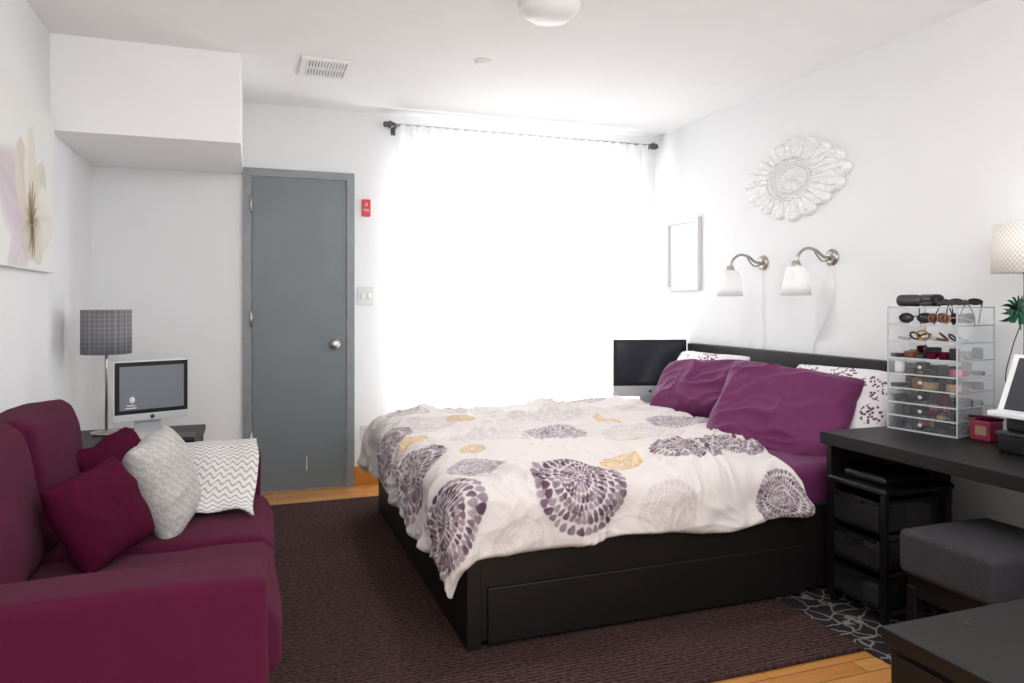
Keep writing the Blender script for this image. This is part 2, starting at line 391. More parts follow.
# curtains
def curtain(x0,x1,seed,label):
    NX,NZ=240,36; V=[];F=[]
    zt,zb=2.402,.03
    for j in range(NZ+1):
        tz=j/NZ; z=zt+(zb-zt)*tz
        for i in range(NX+1):
            s=i/NX; flare=-.04*tz*(1-s) if seed==1 else .03*tz*s
            x=x0+(x1-x0)*s+flare
            amp=.007+.036*min(1,tz*2.5)
            y=4.788+(.004 if seed==1 else 0)+amp*math.sin(s*64+seed+.9*math.sin(s*17+seed)+tz*.6)+.010*math.sin(s*23+seed*2+tz*2)*min(1,tz*3)
            y+=.005*math.sin(s*150+seed)*max(0,1-tz*4)
            V.append((x,y,z+(.005*math.sin(s*90) if j==0 else 0)))
    for j in range(NZ):
        for i in range(NX):
            a=j*(NX+1)+i; F.append((a,a+1,a+NX+2,a+NX+1))
    o=mesh_obj('curtain',V,F,M_curtain,smooth=True); meta(o,label,'curtain',group='sheer curtains on the rod')
curtain(.93,1.885,1,'sheer white curtain panel hanging before the bright window')
curtain(1.885,2.80,2,'sheer white curtain panel hanging before the bright window')
r=thing('curtain_rod','dark metal curtain rod with round finials above the window','curtain rod',(1.86,4.83,2.385))
tube('rod',[(.87,4.83,2.408),(2.86,4.83,2.408)],.012,M_metal,r)
for x,sg in ((.87,-1),(2.86,1)):
    lathe('finial',[(0,-.03),(.014,-.03),(.018,-.015),(.026,0),(.024,.014),(.014,.022),(.022,.03),(.014,.046),(0,.05)],M_finial,r,loc=(x,4.83,2.408),rot=(0,sg*PI/2,0),seg=20)
for x in (.905,2.83):
    boxes('bracket',[(x-.006,x+.006,4.83,YB,2.386,2.400),(x-.015,x+.015,YB-.006,YB,2.36,2.43)],M_finial,r)

# ceiling fittings
v=thing('air_vent','white metal ceiling air vent with louvres','air vent',(.38,4.07,ZC))
x0,x1,y0,y1=.245,.51,3.90,4.22
boxes('frame',[(x0,x1,y0,y0+.03,ZC-.014,ZC),(x0,x1,y1-.03,y1,ZC-.014,ZC),(x0,x0+.03,y0+.03,y1-.03,ZC-.014,ZC),(x1-.03,x1,y0+.03,y1-.03,ZC-.014,ZC)],M_white,v)
bb('duct',x0+.03,x1-.03,y0+.03,y1-.03,ZC-.003,ZC-.001,M_dmetal,v,0)
sl=[(x0+.033+i*.0155,x0+.043+i*.0155,y0+.03,y0+.155,ZC-.012,ZC-.003) for i in range(13)]+[(x0+.033+i*.0155,x0+.043+i*.0155,y0+.17,y1-.03,ZC-.012,ZC-.003) for i in range(13)]+[(x0+.03,x1-.03,y0+.155,y0+.17,ZC-.013,ZC-.003)]
boxes('louvres',sl,M_white,v)
meta(lathe('smoke_detector',[(0,-.02),(.03,-.02),(.038,-.012),(.045,0),(0,0)],M_white,loc=(1.15,3.67,ZC)),'small round white detector on the ceiling','smoke detector')
c=thing('ceiling_lamp','frosted glass dome ceiling lamp','ceiling lamp',(1.17,2.8,ZC))
lathe('rim',[(0,0),(.10,0),(.10,-.02),(.085,-.025),(0,-.025)],M_chrome,c,loc=(1.17,2.8,ZC))
lathe('shade',[(.132,-.028),(.134,-.035),(.124,-.065),(.098,-.092),(.06,-.108),(.02,-.114),(0,-.115)],mat('frosted_glass',(240,242,242),.25),c,loc=(1.17,2.8,ZC))

# ---------------------------------------------------------------- rugs
meta(bb('area_rug',-.20,2.02,1.98,4.57,.001,.014,M_rug,bevel=.004),'large dark plum-brown braided rug under the bed','rug')
meta(bb('floral_rug',2.022,2.88,1.60,2.50,.001,.010,M_mat2,bevel=.003),'small charcoal rug with pale floral scrolls under the desk','rug')

# ---------------------------------------------------------------- sofa
s=thing('sofa','plum fabric two-seat sofa with loose cushions against the wall','sofa',(-.41,2.51,0))
softbox('base',-.84,-.01,1.80,3.22,.07,.30,.02,M_sofa,s)
softbox('backrest',-.885,-.72,1.80,3.22,.07,.79,.04,M_sofa,s,nz=.003)
for ya,yb in ((1.715,1.885),(3.135,3.305)):
    softbox('arm',-.885,.034,ya,yb,.055,.606,.022,M_sofa,s,puff=(.002,.003,.006),nz=.004,mid=18)
for y in (1.892,2.513):
    softbox('seat_cushion',-.64,.062,y,y+.614,.29,.452,.042,M_sofa,s,puff=(.014,.004,.026),nz=.009,mid=18)
for y in (1.90,2.52):
    softbox('back_cushion',-.77,-.60,y,y+.605,.43,.86,.045,M_sofa,s,puff=(.040,.008,.012),nz=.012,nsc=5,rot=(0,-.16,0),mid=16)
for x in (-.82,-.05):
    for y in (1.78,3.24): lathe('leg',[(0,0),(.018,0),(.026,.058),(0,.058)],M_black,s,loc=(x,y,.0145 if x>-.20 and y>1.98 else 0),seg=16)

pillow('throw_pillow',(-.415,2.41,.604),(.74,-.48,.42),(0,0,1),.30,.28,.14,M_plumd,'plum throw pillow leaning on the sofa back cushion',1,roll=.14,wr=.008)
pillow('throw_pillow',(-.460,3.0,.605),(.70,-.50,.42),(0,0,1),.30,.27,.12,M_plumd,'plum throw pillow tucked behind the grey pillow',4,roll=.25,wr=.006)
pillow('throw_pillow',(-.275,2.71,.615),(.94,-.27,.30),(0,0,1),.31,.34,.16,M_chev,'pale grey soft throw pillow standing on the sofa seat',2,roll=.14,wr=.008)

def throw():
    prof=[(3.325,.48),(3.325,.56),(3.314,.622),(3.22,.632),(3.13,.626),(3.08,.606),(3.00,.580),(2.90,.550),(2.80,.522),(2.74,.505),(2.73,.492)]
    P=smooth_pts([(0,y,z) for y,z in prof],6); NX=70; V=[];F=[];UV=[]
    n=len(P)
    for k in range(NX+1):
        s=k/NX
        for i,p in enumerate(P):
            t=i/(n-1)
            x=-.40+.42*s+.02*noise.noise(Vector((s*3,t*3,1)))-.03*max(0,t-.5)
            w=.010*noise.noise(Vector((s*5,t*4,2)))+.005*math.sin(s*12+t*3)
            y=p.y+(.06*noise.noise(Vector((s*3,9,1))) if t>.6 else 0)
            z=p.z+w*(1 if t>.35 else .4)+.006
            z-=.035*max(0,(s-.75)/.25)**2*max(0,min(1,(t-.4)*3))
            V.append((x,y,z)); UV.append((s,t))
    for k in range(NX):
        for i in range(n-1): F.append((k*n+i,(k+1)*n+i,(k+1)*n+i+1,k*n+i+1))
    o=mesh_obj('throw_blanket',V,F,M_throw,smooth=True)
    ul=o.data.uv_layers.new(name='UVMap')
    for poly in o.data.polygons:
        for li in poly.loop_indices: ul.data[li].uv=UV[o.data.loops[li].vertex_index]
    md=o.modifiers.new('s','SOLIDIFY'); md.thickness=.014; md.offset=0
    meta(o,'white and grey wavy patterned throw blanket draped over the sofa arm','blanket')
throw()

# ---------------------------------------------------------------- side table + items
t=thing('side_table','dark low side table in the corner beside the sofa','side table',(-.54,4.0,0))
bb('table_top',-.88,-.24,3.68,4.36,.52,.55,M_black,t)
for x in (-.85,-.27):
    for y in (3.72,4.32): bb('leg',x-.02,x+.02,y-.02,y+.02,0,.52,M_black,t)
bb('shelf',-.85,-.27,3.72,4.32,.18,.2,M_black,t)

def imac(loc,rotz,w,h,disp,label,glyph=False,z0=.06,ch=.045):
    m=thing('desktop_computer',label,'computer',loc,rotz,local=True)
    softbox('housing',-w/2-.005,w/2+.002,-.008,.035,z0,z0+h+.003,.006,M_whitep,m,mid=4)
    box('bezel',(0,-.010,z0+ch+(h-ch)/2),(w,.006,h-ch),M_blackp,m,.002)
    box('display',(0,-.0135,z0+ch+(h-ch)/2),(w-.040,.002,h-ch-.040),disp,m,0)
    box('chin',(0,-.010,z0+ch/2),(w,.006,ch),M_silver,m,.002)
    boxes('stand',[(-.075,.075,-.07,.09,0,.006),(-.06,.06,.055,.063,.006,.18),(-.06,.06,.02,.063,.17,.18)],M_silver,m)
    lathe('emblem',[(0,0),(.010,0),(.010,.001),(0,.001)],M_dmetal,m,loc=(0,-.0135,z0+ch/2),rot=(PI/2,0,0),seg=16)
    if glyph:
        for i in range(2): box('screen_text',(-w/2+.07,-.0150,z0+ch+.030+i*.012),(.05-.012*i,.001,.004),M_whitep,m,0)
        lathe('screen_icon',[(0,0),(.016,0),(.016,.001),(0,.001)],M_whitep,m,loc=(-w/2+.075,-.0145,z0+ch+.068),rot=(PI/2,0,0),seg=16,sx=.8)
    return m
imac((-.462,3.95,.55),.42,.335,.285,M_screen2,'white-edged desktop computer with a grey screen on the side table',True,z0=.10,ch=.035)
meta(softbox('router',-.37,-.25,3.72,3.88,.55,.59,.012,M_blackp),'black electronic box on the side table','router')
meta(bb('paper_stack',-.62,-.44,3.70,3.80,.55,.563,M_white,bevel=.001),'small stack of white papers on the side table','papers')
def drumlamp(name,loc,zs0,zs1,r0,r1,pole,mshade,mpole,label):
    l=thing(name,label,'lamp',loc,local=True)
    lathe('base',[(0,0),(.07,0),(.07,.012),(.02,.02),(0,.02)],mpole,l)
    tube('pole',[(0,0,.018),(0,0,zs1-.03)],pole,mpole,l)
    o=lathe('shade',[(r0,zs0),(r1,zs1)],mshade,l,seg=56); md=o.modifiers.new('s','SOLIDIFY'); md.thickness=.003
    for k in range(3):
        a=k*2*PI/3; tube('spoke',[(0,0,zs1-.04),(r1*.985*math.cos(a),r1*.985*math.sin(a),zs1-.015)],.0025,mpole,l,sm=False)
    lathe('bulb',[(0,zs0+.03),(.02,zs0+.045),(.03,zs0+.08),(.02,zs0+.11),(.01,zs0+.13),(0,zs0+.13)],M_whitep,l,seg=20)
    return l
drumlamp('table_lamp',(-.70,4.20,.55),.41,.635,.116,.116,.007,M_shade_g,M_chrome,'slim chrome lamp with a grey patterned drum shade')

# ---------------------------------------------------------------- wall art on left
a=thing('orchid_canvas','square canvas print of a pale orchid on the wall','wall art',(XL,3.42,1.36))
M_canvas=mat('cream_canvas',(236,236,234),.7,var=.03,vscale=2)
bb('canvas',XL+.001,XL+.03,2.92,3.925,1.36,2.10,M_canvas,a,.002)
M_petal=mat('printed_petal',(230,225,215),.75,spec=.1)
N_,L_,b_=nodes(M_petal); at_=N_.new('ShaderNodeAttribute'); at_.attribute_name='Print'; L_.new(at_.outputs['Color'],b_.inputs['Base Color'])
def orchid():
    cy0,cy1,cz0,cz1=2.925,3.920,1.365,2.095
    ny,nz=260,190
    ys=np.linspace(cy0,cy1,ny); zs=np.linspace(cz0,cz1,nz)
    Yg,Zg=np.meshgrid(ys,zs,indexing='ij')
    bg=np.array(srgb(236,236,234)[:3]); col=np.tile(bg,(ny,nz,1))
    def ss(x,lo,hi): t=np.clip((x-lo)/(hi-lo),0,1); return t*t*(3-2*t)
    PCy,PCz=3.56,1.55
    def pet(ang,L,W,ct,cb,bend=0.0,soft=.05,al=1.0,oy=0,oz=0):
        dy=Yg-PCy-oy; dz=Zg-PCz-oz
        l=(dy*math.cos(ang)+dz*math.sin(ang))/L; s=(-dy*math.sin(ang)+dz*math.cos(ang))
        s=s-bend*np.sin(np.clip(l,0,1)*np.pi)*L
        wd=W/2*np.sin(np.pi*np.clip(l,0.0005,.9995)**.8)**.5*(1+.04*np.sin(l*13))
        q=s/np.maximum(wd,1e-4)
        m=(1-ss(np.abs(q),1-soft*2,1.0))*((l>0)&(l<1))*ss(l,0,.02)*(1-ss(l,.95,1.0))
        f=np.exp(-(l/.30)**2)
        c=np.array(srgb(*ct)[:3])*(1-f[...,None])+np.array(srgb(*cb)[:3])*f[...,None]
        shade=1-.06*np.exp(-(q/.15)**2)-.04*np.cos(q*16)*np.exp(-l*1.4)+.05*q-.10*np.clip(np.abs(q)-.75,0,1)*(q<0)
        c=np.clip(c*shade[...,None],0,1)
        m=m*al
        col[...]=col*(1-m[...,None])+c*m[...,None]
    pet(2.75,.52,.42,(214,202,209),(194,178,188),soft=.25,al=.9)
    pet(3.75,.40,.26,(222,212,217),(200,186,194),soft=.2,al=.85)
    pet(2.1,.38,.26,(222,215,203),(204,192,176),.05,soft=.12)
    pet(1.62,.42,.20,(233,228,218),(208,196,178),.03,soft=.10)
    pet(1.0,.34,.26,(224,218,206),(198,187,166),-.04,soft=.12)
    pet(.15,.34,.32,(236,232,224),(208,198,182),.05,soft=.10)
    pet(-.75,.21,.22,(224,219,207),(168,154,130),0,soft=.12)
    pet(4.1,.18,.17,(218,211,197),(158,144,118),0,soft=.12)
    for an,L in ((1.95,.14),(1.75,.18),(1.5,.19),(1.25,.15),(-1.3,.14),(-1.6,.16),(-1.95,.13),(.9,.10),(2.4,.10)):
        pet(an,L,.034,(146,126,94),(84,66,48),.05,soft=.3,al=.8)
    V=np.stack([np.full_like(Yg,XL+.0303),Yg,Zg],-1).reshape(-1,3); c0=V.mean(0)
    idx=np.arange(ny*nz).reshape(ny,nz)
    F=np.stack([idx[:-1,:-1],idx[1:,:-1],idx[1:,1:],idx[:-1,1:]],-1).reshape(-1,4)
    o=mesh_obj('orchid_print',(V-c0).tolist(),F.tolist(),M_petal,a,loc=tuple(c0))
    at=o.data.color_attributes.new('Print','FLOAT_COLOR','POINT')
    at.data.foreach_set('color',np.concatenate([np.clip(col,0,1).reshape(-1,3),np.ones((ny*nz,1))],1).astype(np.float32).ravel())
orchid()

# ---------------------------------------------------------------- bed
BX0,BX1,BY0,BY1=.70,2.86,2.415,4.28
b=thing('bed','black-brown wooden bed with tall headboard and storage drawers','bed',(1.8,3.35,0))
FL=.0145
bb('headboard',BX1,XR-.015,BY0+.005,4.36,.0105,.94,M_black,b,.003)
bb('footboard',BX0,BX0+.05,BY0,BY1,FL,.38,M_black,b,.003)
bb('side_rail',BX0+.05,BX1,BY0+.006,BY0+.045,.04,.38,M_black,b,.002)
bb('side_rail',BX0+.05,BX1,BY1-.045,BY1-.0,.05,.38,M_black,b,.002)
bb('bed_base',BX0+.05,BX1,BY0+.045,BY1-.045,.05,.30,M_black,b,0)
bb('drawer',.775,2.14,BY0-.006,BY0+.006,.03,.225,M_black,b,.003)
softbox('mattress',BX0+.06,BX1-.01,BY0+.06,BY1-.05,.30,.53,.05,M_sheet,b,puff=(0,0,.01),nz=.006)

# --- duvet
rs=np.random.RandomState(5)
G=rs.rand(64,64)*2*np.pi
def pn(x,y,sd=0):
    x=np.asarray(x)+sd*17.3+100; y=np.asarray(y)+sd*9.1+100
    xi=np.floor(x).astype(int); yi=np.floor(y).astype(int); xf=x-xi; yf=y-yi
    u=xf**3*(xf*(xf*6-15)+10); v=yf**3*(yf*(yf*6-15)+10)
    def g(a,b,dx,dy):
        an=G[a%64,b%64]; return np.cos(an)*dx+np.sin(an)*dy
    n00=g(xi,yi,xf,yf); n10=g(xi+1,yi,xf-1,yf); n01=g(xi,yi+1,xf,yf-1); n11=g(xi+1,yi+1,xf-1,yf-1)
    return ((n00*(1-u)+n10*u)*(1-v)+(n01*(1-u)+n11*u)*v)*1.5
def duvet():
    X0,Yn,W=.735,2.48,1.76; R=.085
    NP,NQ=620,720
    dfoot,dn,df=.36,.315,.33; PL=1.40
    p1=np.linspace(-dfoot,PL,NP); q1=np.linspace(-dn,W+df,NQ)
    P,Q=np.meshgrid(p1,q1,indexing='ij')
    a=np.maximum(0,-P); bn=np.maximum(0,-Q); bf=np.maximum(0,Q-W); bq=bn+bf; sgn=np.where(Q<W/2,-1,1)
    e=(a**3.6+bq**3.6)**(1/3.6)
    e=e*(1+.11*pn(P*2.4,Q*2.4,3)-.05*np.clip(P,0,2)*(Q<0.5))
    phi=np.arctan2(a,bq+1e-9); phi=np.where(e<1e-6,0,phi)
    arc=np.pi*R/2
    rho=np.where(e<arc,R*np.sin(np.minimum(e,arc)/R),R); dz=np.where(e<arc,R*(1-np.cos(np.minimum(e,arc)/R)),R+(e-arc))
    hang=np.clip(e/.25,0,1)
    fold=.034*pn(P*4.5,Q*4.5,1)+.014*pn(P*10,Q*10,51)
    rho=rho+hang*fold+hang*.020
    corner=(np.minimum(a,bq)>0)
    rho=rho+hang*.04*np.sin(2*phi)**2*corner
    m=np.minimum(np.minimum(P+dfoot,Q+dn),W+df-Q)
    curl=np.clip(1-m/.045,0,1)
    rho=rho-curl**2*.045*hang
    dz=dz-curl**2*.012
    X=X0+np.maximum(P,0)-rho*np.sin(phi)
    Y=Yn+np.clip(Q,0,W)+sgn*rho*np.cos(phi)
    wt=np.exp(-(e/.11)**2)
    wr=pn(P*1.7+Q*.6,Q*1.5,7)*.034+pn(P*3.6,Q*3.2,17)*.014
    rg=lambda x,y,s: (1-np.minimum(1,np.abs(pn(x,y,s))*2.6))**1.6
    wp=P+.12*pn(P*3,Q*3,11); wq=Q+.12*pn(P*3,Q*3,12)
    msk=np.clip(.6+1.2*pn(P*1.6,Q*1.6,31),0.35,1)
    cre=(rg(wp*1.6+wq*1.3,wq*3.0-wp*.9,8)*.026+rg(wp*4.2-wq*1.5,wq*2.2+wp*1.2,9)*.021+rg(wp*7+wq*2,wq*6-wp*2,10)*.014+rg(wp*13,wq*11,13)*.007)*msk
    dome=.022*np.clip((Q+.1)/.5,0,1)*np.clip((W-Q+.1)/.5,0,1)*np.clip((P+.1)/.4,0,1)
    Z=.557-dz+wt*(wr+cre)+.012+dome
    Y=Y+(1-wt)*sgn*(cre*.8)*np.cos(phi)
    X=X-(1-wt)*cre*.8*np.sin(phi)
    er=np.clip(1-(PL-P)/.06,0,1); Z=Z-er**2*.06*np.exp(-e/.15)
    tt=np.clip(P/PL,0,1)**1.5
    X=X+.05*pn(Q*2.2,Q*0+4,5)*np.clip((P-1.0)/.38,0,1)+.18*tt*np.clip((Q-.05)/.5,0,1)
    V=np.stack([X,Y,Z],-1).reshape(-1,3)
    idx=np.arange(NP*NQ).reshape(NP,NQ)
    F=np.stack([idx[:-1,:-1],idx[1:,:-1],idx[1:,1:],idx[:-1,1:]],-1).reshape(-1,4)
    cream=np.array(srgb(216,209,206)[:3]); col=np.tile(cream,(NP,NQ,1))
    def ss(x,lo,hi): t=np.clip((x-lo)/(hi-lo),0,1); return t*t*(3-2*t)
    def dahlia(cx,cy,R,c,rot,fill=.9,und=None,ring0=0):
        wx=P+.008*pn(P*9,Q*9,40)+.004*pn(P*30,Q*30,42); wy=Q+.008*pn(P*9,Q*9,41)+.004*pn(P*30,Q*30,43)
        dx=wx-cx; dy=wy-cy; rr=np.hypot(dx,dy)/R; th=np.arctan2(dy,dx)+rot
        rings=[0,.06,.13,.21,.30,.40,.51,.63,.78,.94]; npet=[6,11,17,22,27,31,34,36,36]
        mk=np.zeros_like(rr)
        for k in range(ring0,9):
            r0,r1=rings[k],rings[k+1]; rc=(r0+r1)/2; hw=(r1-r0)/2*1.25
            cell=2*np.pi/npet[k]; cid=np.floor((th+k*cell*.37)/cell); ph=np.mod(th+k*cell*.37,cell)-cell/2
            jr=.36*np.sin(cid*12.9+k*4.1)
            ar=ph*rc; tt=(rr-rc)/hw+jr
            aw=.46*cell*rc*(1+.45*tt)*(1+.14*np.sin(cid*5.3+k))
            dd=(ar/aw)**2+np.abs(tt)**2.2
            ink=.80+.20*np.sin(cid*7.7+k*2.3)
            mk=np.maximum(mk,(1-ss(dd,.60,1.05))*ink)
        mk=mk*fill*(1+.25*pn(P*22,Q*22,60))
        mk=np.clip(mk,0,1)
        if und is not None:
            u_=(1-ss(rr,.8,1.08))*.42; col[...]=col*(1-u_[...,None])+np.array(srgb(*und)[:3])*u_[...,None]
        cc=np.array(srgb(*c)[:3]); jit=1+.35*pn(P*9,Q*9,20)
        col[...]=col*(1-mk[...,None])+np.clip(cc*jit[...,None],0,1)*mk[...,None]
    plum=(90,66,84); gr=(168,154,156); gold=(198,158,88)
    for (cx,cy,R,c,rt,fl,r0) in [(.95,.62,.20,gr,.3,.36,2),(.30,.72,.20,gr,1.,.36,2),(.70,1.15,.2,gr,.5,.34,2),(.1,1.25,.18,gr,.2,.34,2),(1.15,1.3,.2,gr,2,.34,2),(.45,1.62,.18,gr,.9,.34,2),(.74,-.20,.13,gr,.7,.34,2),(.14,-.24,.10,gr,.7,.34,2)]:
        dahlia(cx,cy,R,c,rt,fl,None,r0)
    for (cx,cy,R) in [(.66,.13,.10),(.30,1.28,.08),(.92,.92,.07),(-.02,.88,.08),(.85,.48,.06),(.14,.46,.06)]: dahlia(cx,cy,R,gold,.2,.85,(220,204,176),2)
    und=(194,182,190)
    dahlia(.40,-.05,.20,plum,.1,.97,und)
    dahlia(.96,.14,.175,plum,.6,.92,und)
    dahlia(1.24,.27,.17,plum,.3,.92,und)
    dahlia(-.17,-.06,.21,plum,.9,.95,und)
    dahlia(-.13,.56,.19,(100,78,94),.4,.9,und)
    dahlia(-.14,1.15,.18,(116,98,110),.4,.85,und)
    dahlia(.08,.22,.12,(128,110,122),.4,.75,und)
    dahlia(.55,1.95,.14,plum,.2,.8)
    dahlia(1.28,-.20,.13,plum,.2,.88,und)
    dahlia(.56,.70,.17,(128,110,124),.2,.75,und)
    dahlia(1.12,1.75,.15,(130,112,126),.2,.7)
    dahlia(.1,1.62,.13,(140,122,132),.2,.6)
    dahlia(1.20,.80,.15,(116,98,112),.2,.8,und)
    col[...]=np.clip(col,0,1)
    me=bpy.data.meshes.new('duvet'); me.from_pydata(V.tolist(),[],F.tolist())
    ca=me.color_attributes.new('Print','FLOAT_COLOR','POINT')
    rgba=np.concatenate([col.reshape(-1,3),np.ones((NP*NQ,1))],1).astype(np.float32)
    ca.data.foreach_set('color',rgba.ravel())
    me.polygons.foreach_set('use_smooth',[True]*len(me.polygons)); me.update()
    m=mat('printed_duvet_cotton',(232,226,220),.85,bump=.05,bscale=200,spec=.12)
    N,L,bs=nodes(m); at=N.new('ShaderNodeAttribute'); at.attribute_name='Print'; L.new(at.outputs['Color'],bs.inputs['Base Color'])
    me.materials.append(m)
    o=bpy.data.objects.new('duvet',me); COL.objects.link(o)
    meta(o,'pale duvet printed with plum dahlias spread over the bed','duvet')
duvet()

# bed pillows
pillow('bed_pillow',(2.71,3.95,.72),(-.80,-.15,.50),(0,0,1),.62,.42,.15,M_patp,'white patterned pillow leaning on the headboard',6)
pillow('bed_pillow',(2.71,2.84,.725),(-.80,-.12,.56),(0,0,1),.66,.42,.15,M_patp,'white patterned pillow leaning on the headboard behind plum pillow',7)
pillow('bed_pillow',(2.50,3.68,.705),(-.68,-.25,.62),(0,0,1),.62,.42,.19,M_plum,'plum cotton pillow propped near the headboard',8,roll=.08,wr=.024)
pillow('bed_pillow',(2.43,2.90,.680),(-.62,-.42,.62),(0,0,1),.68,.56,.21,M_plum,'large plum cotton pillow propped at the bed edge',9,roll=-.12,wr=.028)

# nightstand + second computer
n=thing('nightstand','small white nightstand between the bed and the curtain','nightstand',(2.62,4.57,0))
bb('body',2.36,2.90,4.40,4.74,.06,.50,M_white,n)
bb('drawer',2.352,2.362,4.42,4.72,.28,.48,M_white,n)
for x in (2.39,2.87):
    for y in (4.43,4.71): bb('leg',x-.02,x+.02,y-.02,y+.02,0,.06,M_white,n)
imac((2.655,4.52,.50),-.30,.52,.40,M_screen,'silver desktop computer with a dark screen on the nightstand',ch=.075)

# ---------------------------------------------------------------- right wall pieces
fr=thing('picture_frame','white rectangular picture frame with a blank white mat','picture frame',(XR,4.51,1.56))
y0,y1,z0,z1=4.31,4.72,1.31,1.82; x0=XR-.030
boxes('frame',[(x0,XR,y0,y0+.028,z0,z1),(x0,XR,y1-.028,y1,z0,z1),(x0,XR,y0+.028,y1-.028,z0,z0+.028),(x0,XR,y0+.028,y1-.028,z1-.028,z1)],M_frame,fr)
bb('mat_board',XR-.010,XR-.002,y0+.028,y1-.028,z0+.028,z1-.028,M_plaster,fr,0)

def medallion():
    NR,NT=150,768; V=[];F=[]
    Wd,Ht=.425,.265
    for i in range(NR+1):
        ro=i/NR
        for j in range(NT):
            th=2*PI*j/NT
            c_,s_=math.cos(th),math.sin(th)
            u=abs(math.cos(8*th))           # 16 outer leaves
            u2=abs(math.sin(8*th))          # 16 inner leaves between them
            ol=.80+.045*math.cos(4*th)+.045*math.cos(2*th)+.12*u**.7
            k=ol*ro
            y=Wd*c_*k; z=Ht*s_*k
            rr=math.hypot(y/Wd,z/Ht)
            h=.012
            # rosette
            if rr<.24:
                up=abs(math.cos(4*th)); h+=.018*(up**.6)*math.sin(min(1,rr/.24)*PI)**.6
                h-=.006*math.exp(-((1-up)/.02)**2)*min(1,rr*8)
            h+=.028*math.exp(-(rr/.055)**2)
            for rc,wd_,am in ((.27,.016,.020),(.315,.010,.012)):
                h+=am*math.exp(-((rr-rc)/wd_)**4)
            # bead ring
            h+=.016*math.exp(-((rr-.37)/.025)**2)*max(0,math.cos(28*th))**.5 if math.cos(28*th)>0 else 0
            h+=.022*math.exp(-((rr-.44)/.016)**4)
            if rr>.46:
                # inner leaf row
                q=(rr-.46)/.20
                if q<1:
                    e=u2**.6*(1-q**3)
                    h=max(h,.012+.030*e-.010*math.exp(-((1-u2)/.015)**2))
                # outer leaf row
                q2=(rr-.58)/(max(ol,.6)-.58)
                if q2>0:
                    e=(u**.5)*math.sin(min(1,max(0,q2*.9+.08))*PI)**.5
                    side=.5+.5*math.cos(q2*22-(1-u)*9)   # serrated leaf veins
                    v_=.010+.030*e*(.72+.28*side)-.012*math.exp(-((1-u)/.012)**2)
                    curl=.018*math.exp(-((q2-.86)/.09)**2)*u
                    h=max(h if q<1 else 0,v_+curl)
            h*=1-ro**24*.8
            V.append((-max(h,.003),y,z))
    for i in range(NR):
        for j in range(NT):
            k=(j+1)%NT; F.append((i*NT+j,i*NT+k,(i+1)*NT+k,(i+1)*NT+j))
    b0=len(V)
    for j in range(NT):
        v=V[NR*NT+j]; V.append((0,v[1],v[2]))
    for j in range(NT):
        k=(j+1)%NT; F.append((NR*NT+j,NR*NT+k,b0+k,b0+j))
    o=mesh_obj('plaster_medallion',V,F,M_plaster,loc=(XR-.002,3.39,1.93),smooth=True,weld=True)
    meta(o,'ornate white oval plaster medallion mounted on the wall','wall ornament')
medallion()

def sconce(y,lab,cord):
    s=thing('wall_sconce',lab,'wall lamp',(XR,y,1.47)); zc=1.465
    lathe('wall_plate',[(0,0),(.045,0),(.045,.008),(.03,.016),(.015,.022),(0,.022)],M_chrome,s,loc=(XR,y,zc),rot=(0,-PI/2,0),seg=28)
    tube('arm',[(XR-.02,y,zc),(XR-.06,y,zc+.004),(XR-.11,y,zc+.035),(XR-.17,y,zc+.045),(XR-.22,y,zc+.015),(XR-.24,y,zc-.035),(XR-.242,y,zc-.05)],.008,M_chrome,s)
    tube('lower_arm',[(XR-.02,y,zc-.012),(XR-.07,y,zc-.02),(XR-.12,y,zc+.028)],.005,M_chrome,s)
    lathe('socket',[(0,.02),(.018,.02),(.026,.0),(.028,-.02),(0,-.02)],M_chrome,s,loc=(XR-.242,y,zc-.042),seg=24)
    o=lathe('shade',[(.022,0),(.044,-.005),(.053,-.020),(.060,-.06),(.069,-.11),(.078,-.156)],M_shade_w,s,loc=(XR-.242,y,zc-.048),seg=40)
    md=o.modifiers.new('s','SOLIDIFY'); md.thickness=.003
    point('sconce_bulb_light',(XR-.242,y,zc-.13),.12,.02)  # small added fill light to whiten the shade, not a visible bulb
    tube('power_cord',cord,.003,M_whitep,s)
    return s
sconce(3.66,'nickel wall sconce with a white bell shade above the bed',[(XR-.008,3.66,1.44),(XR-.008,3.665,1.2),(XR-.008,3.65,1.0),(XR-.008,3.66,.80)])
sconce(3.10,'nickel wall sconce with a white bell shade above the bed',[(XR-.008,3.10,1.44),(XR-.008,3.08,1.3),(XR-.008,3.13,1.15),(XR-.008,3.22,1.0),(XR-.008,3.25,.85)])

# ---------------------------------------------------------------- desk
d=thing('desk','long black-brown wooden desk against the wall','desk',(2.56,1.7,0))
bb('desk_top',2.215,XR-.005,1.0,2.405,.64,.69,M_black,d,.003)
bb('end_panel',2.25,XR-.02,2.38,2.405,.0105,.64,M_black,d,.002)
bb('end_panel',2.25,XR-.02,1.02,1.06,0,.64,M_black,d,.002)
bb('back_rail',XR-.05,XR-.03,1.06,2.38,.50,.64,M_black,d,.002)

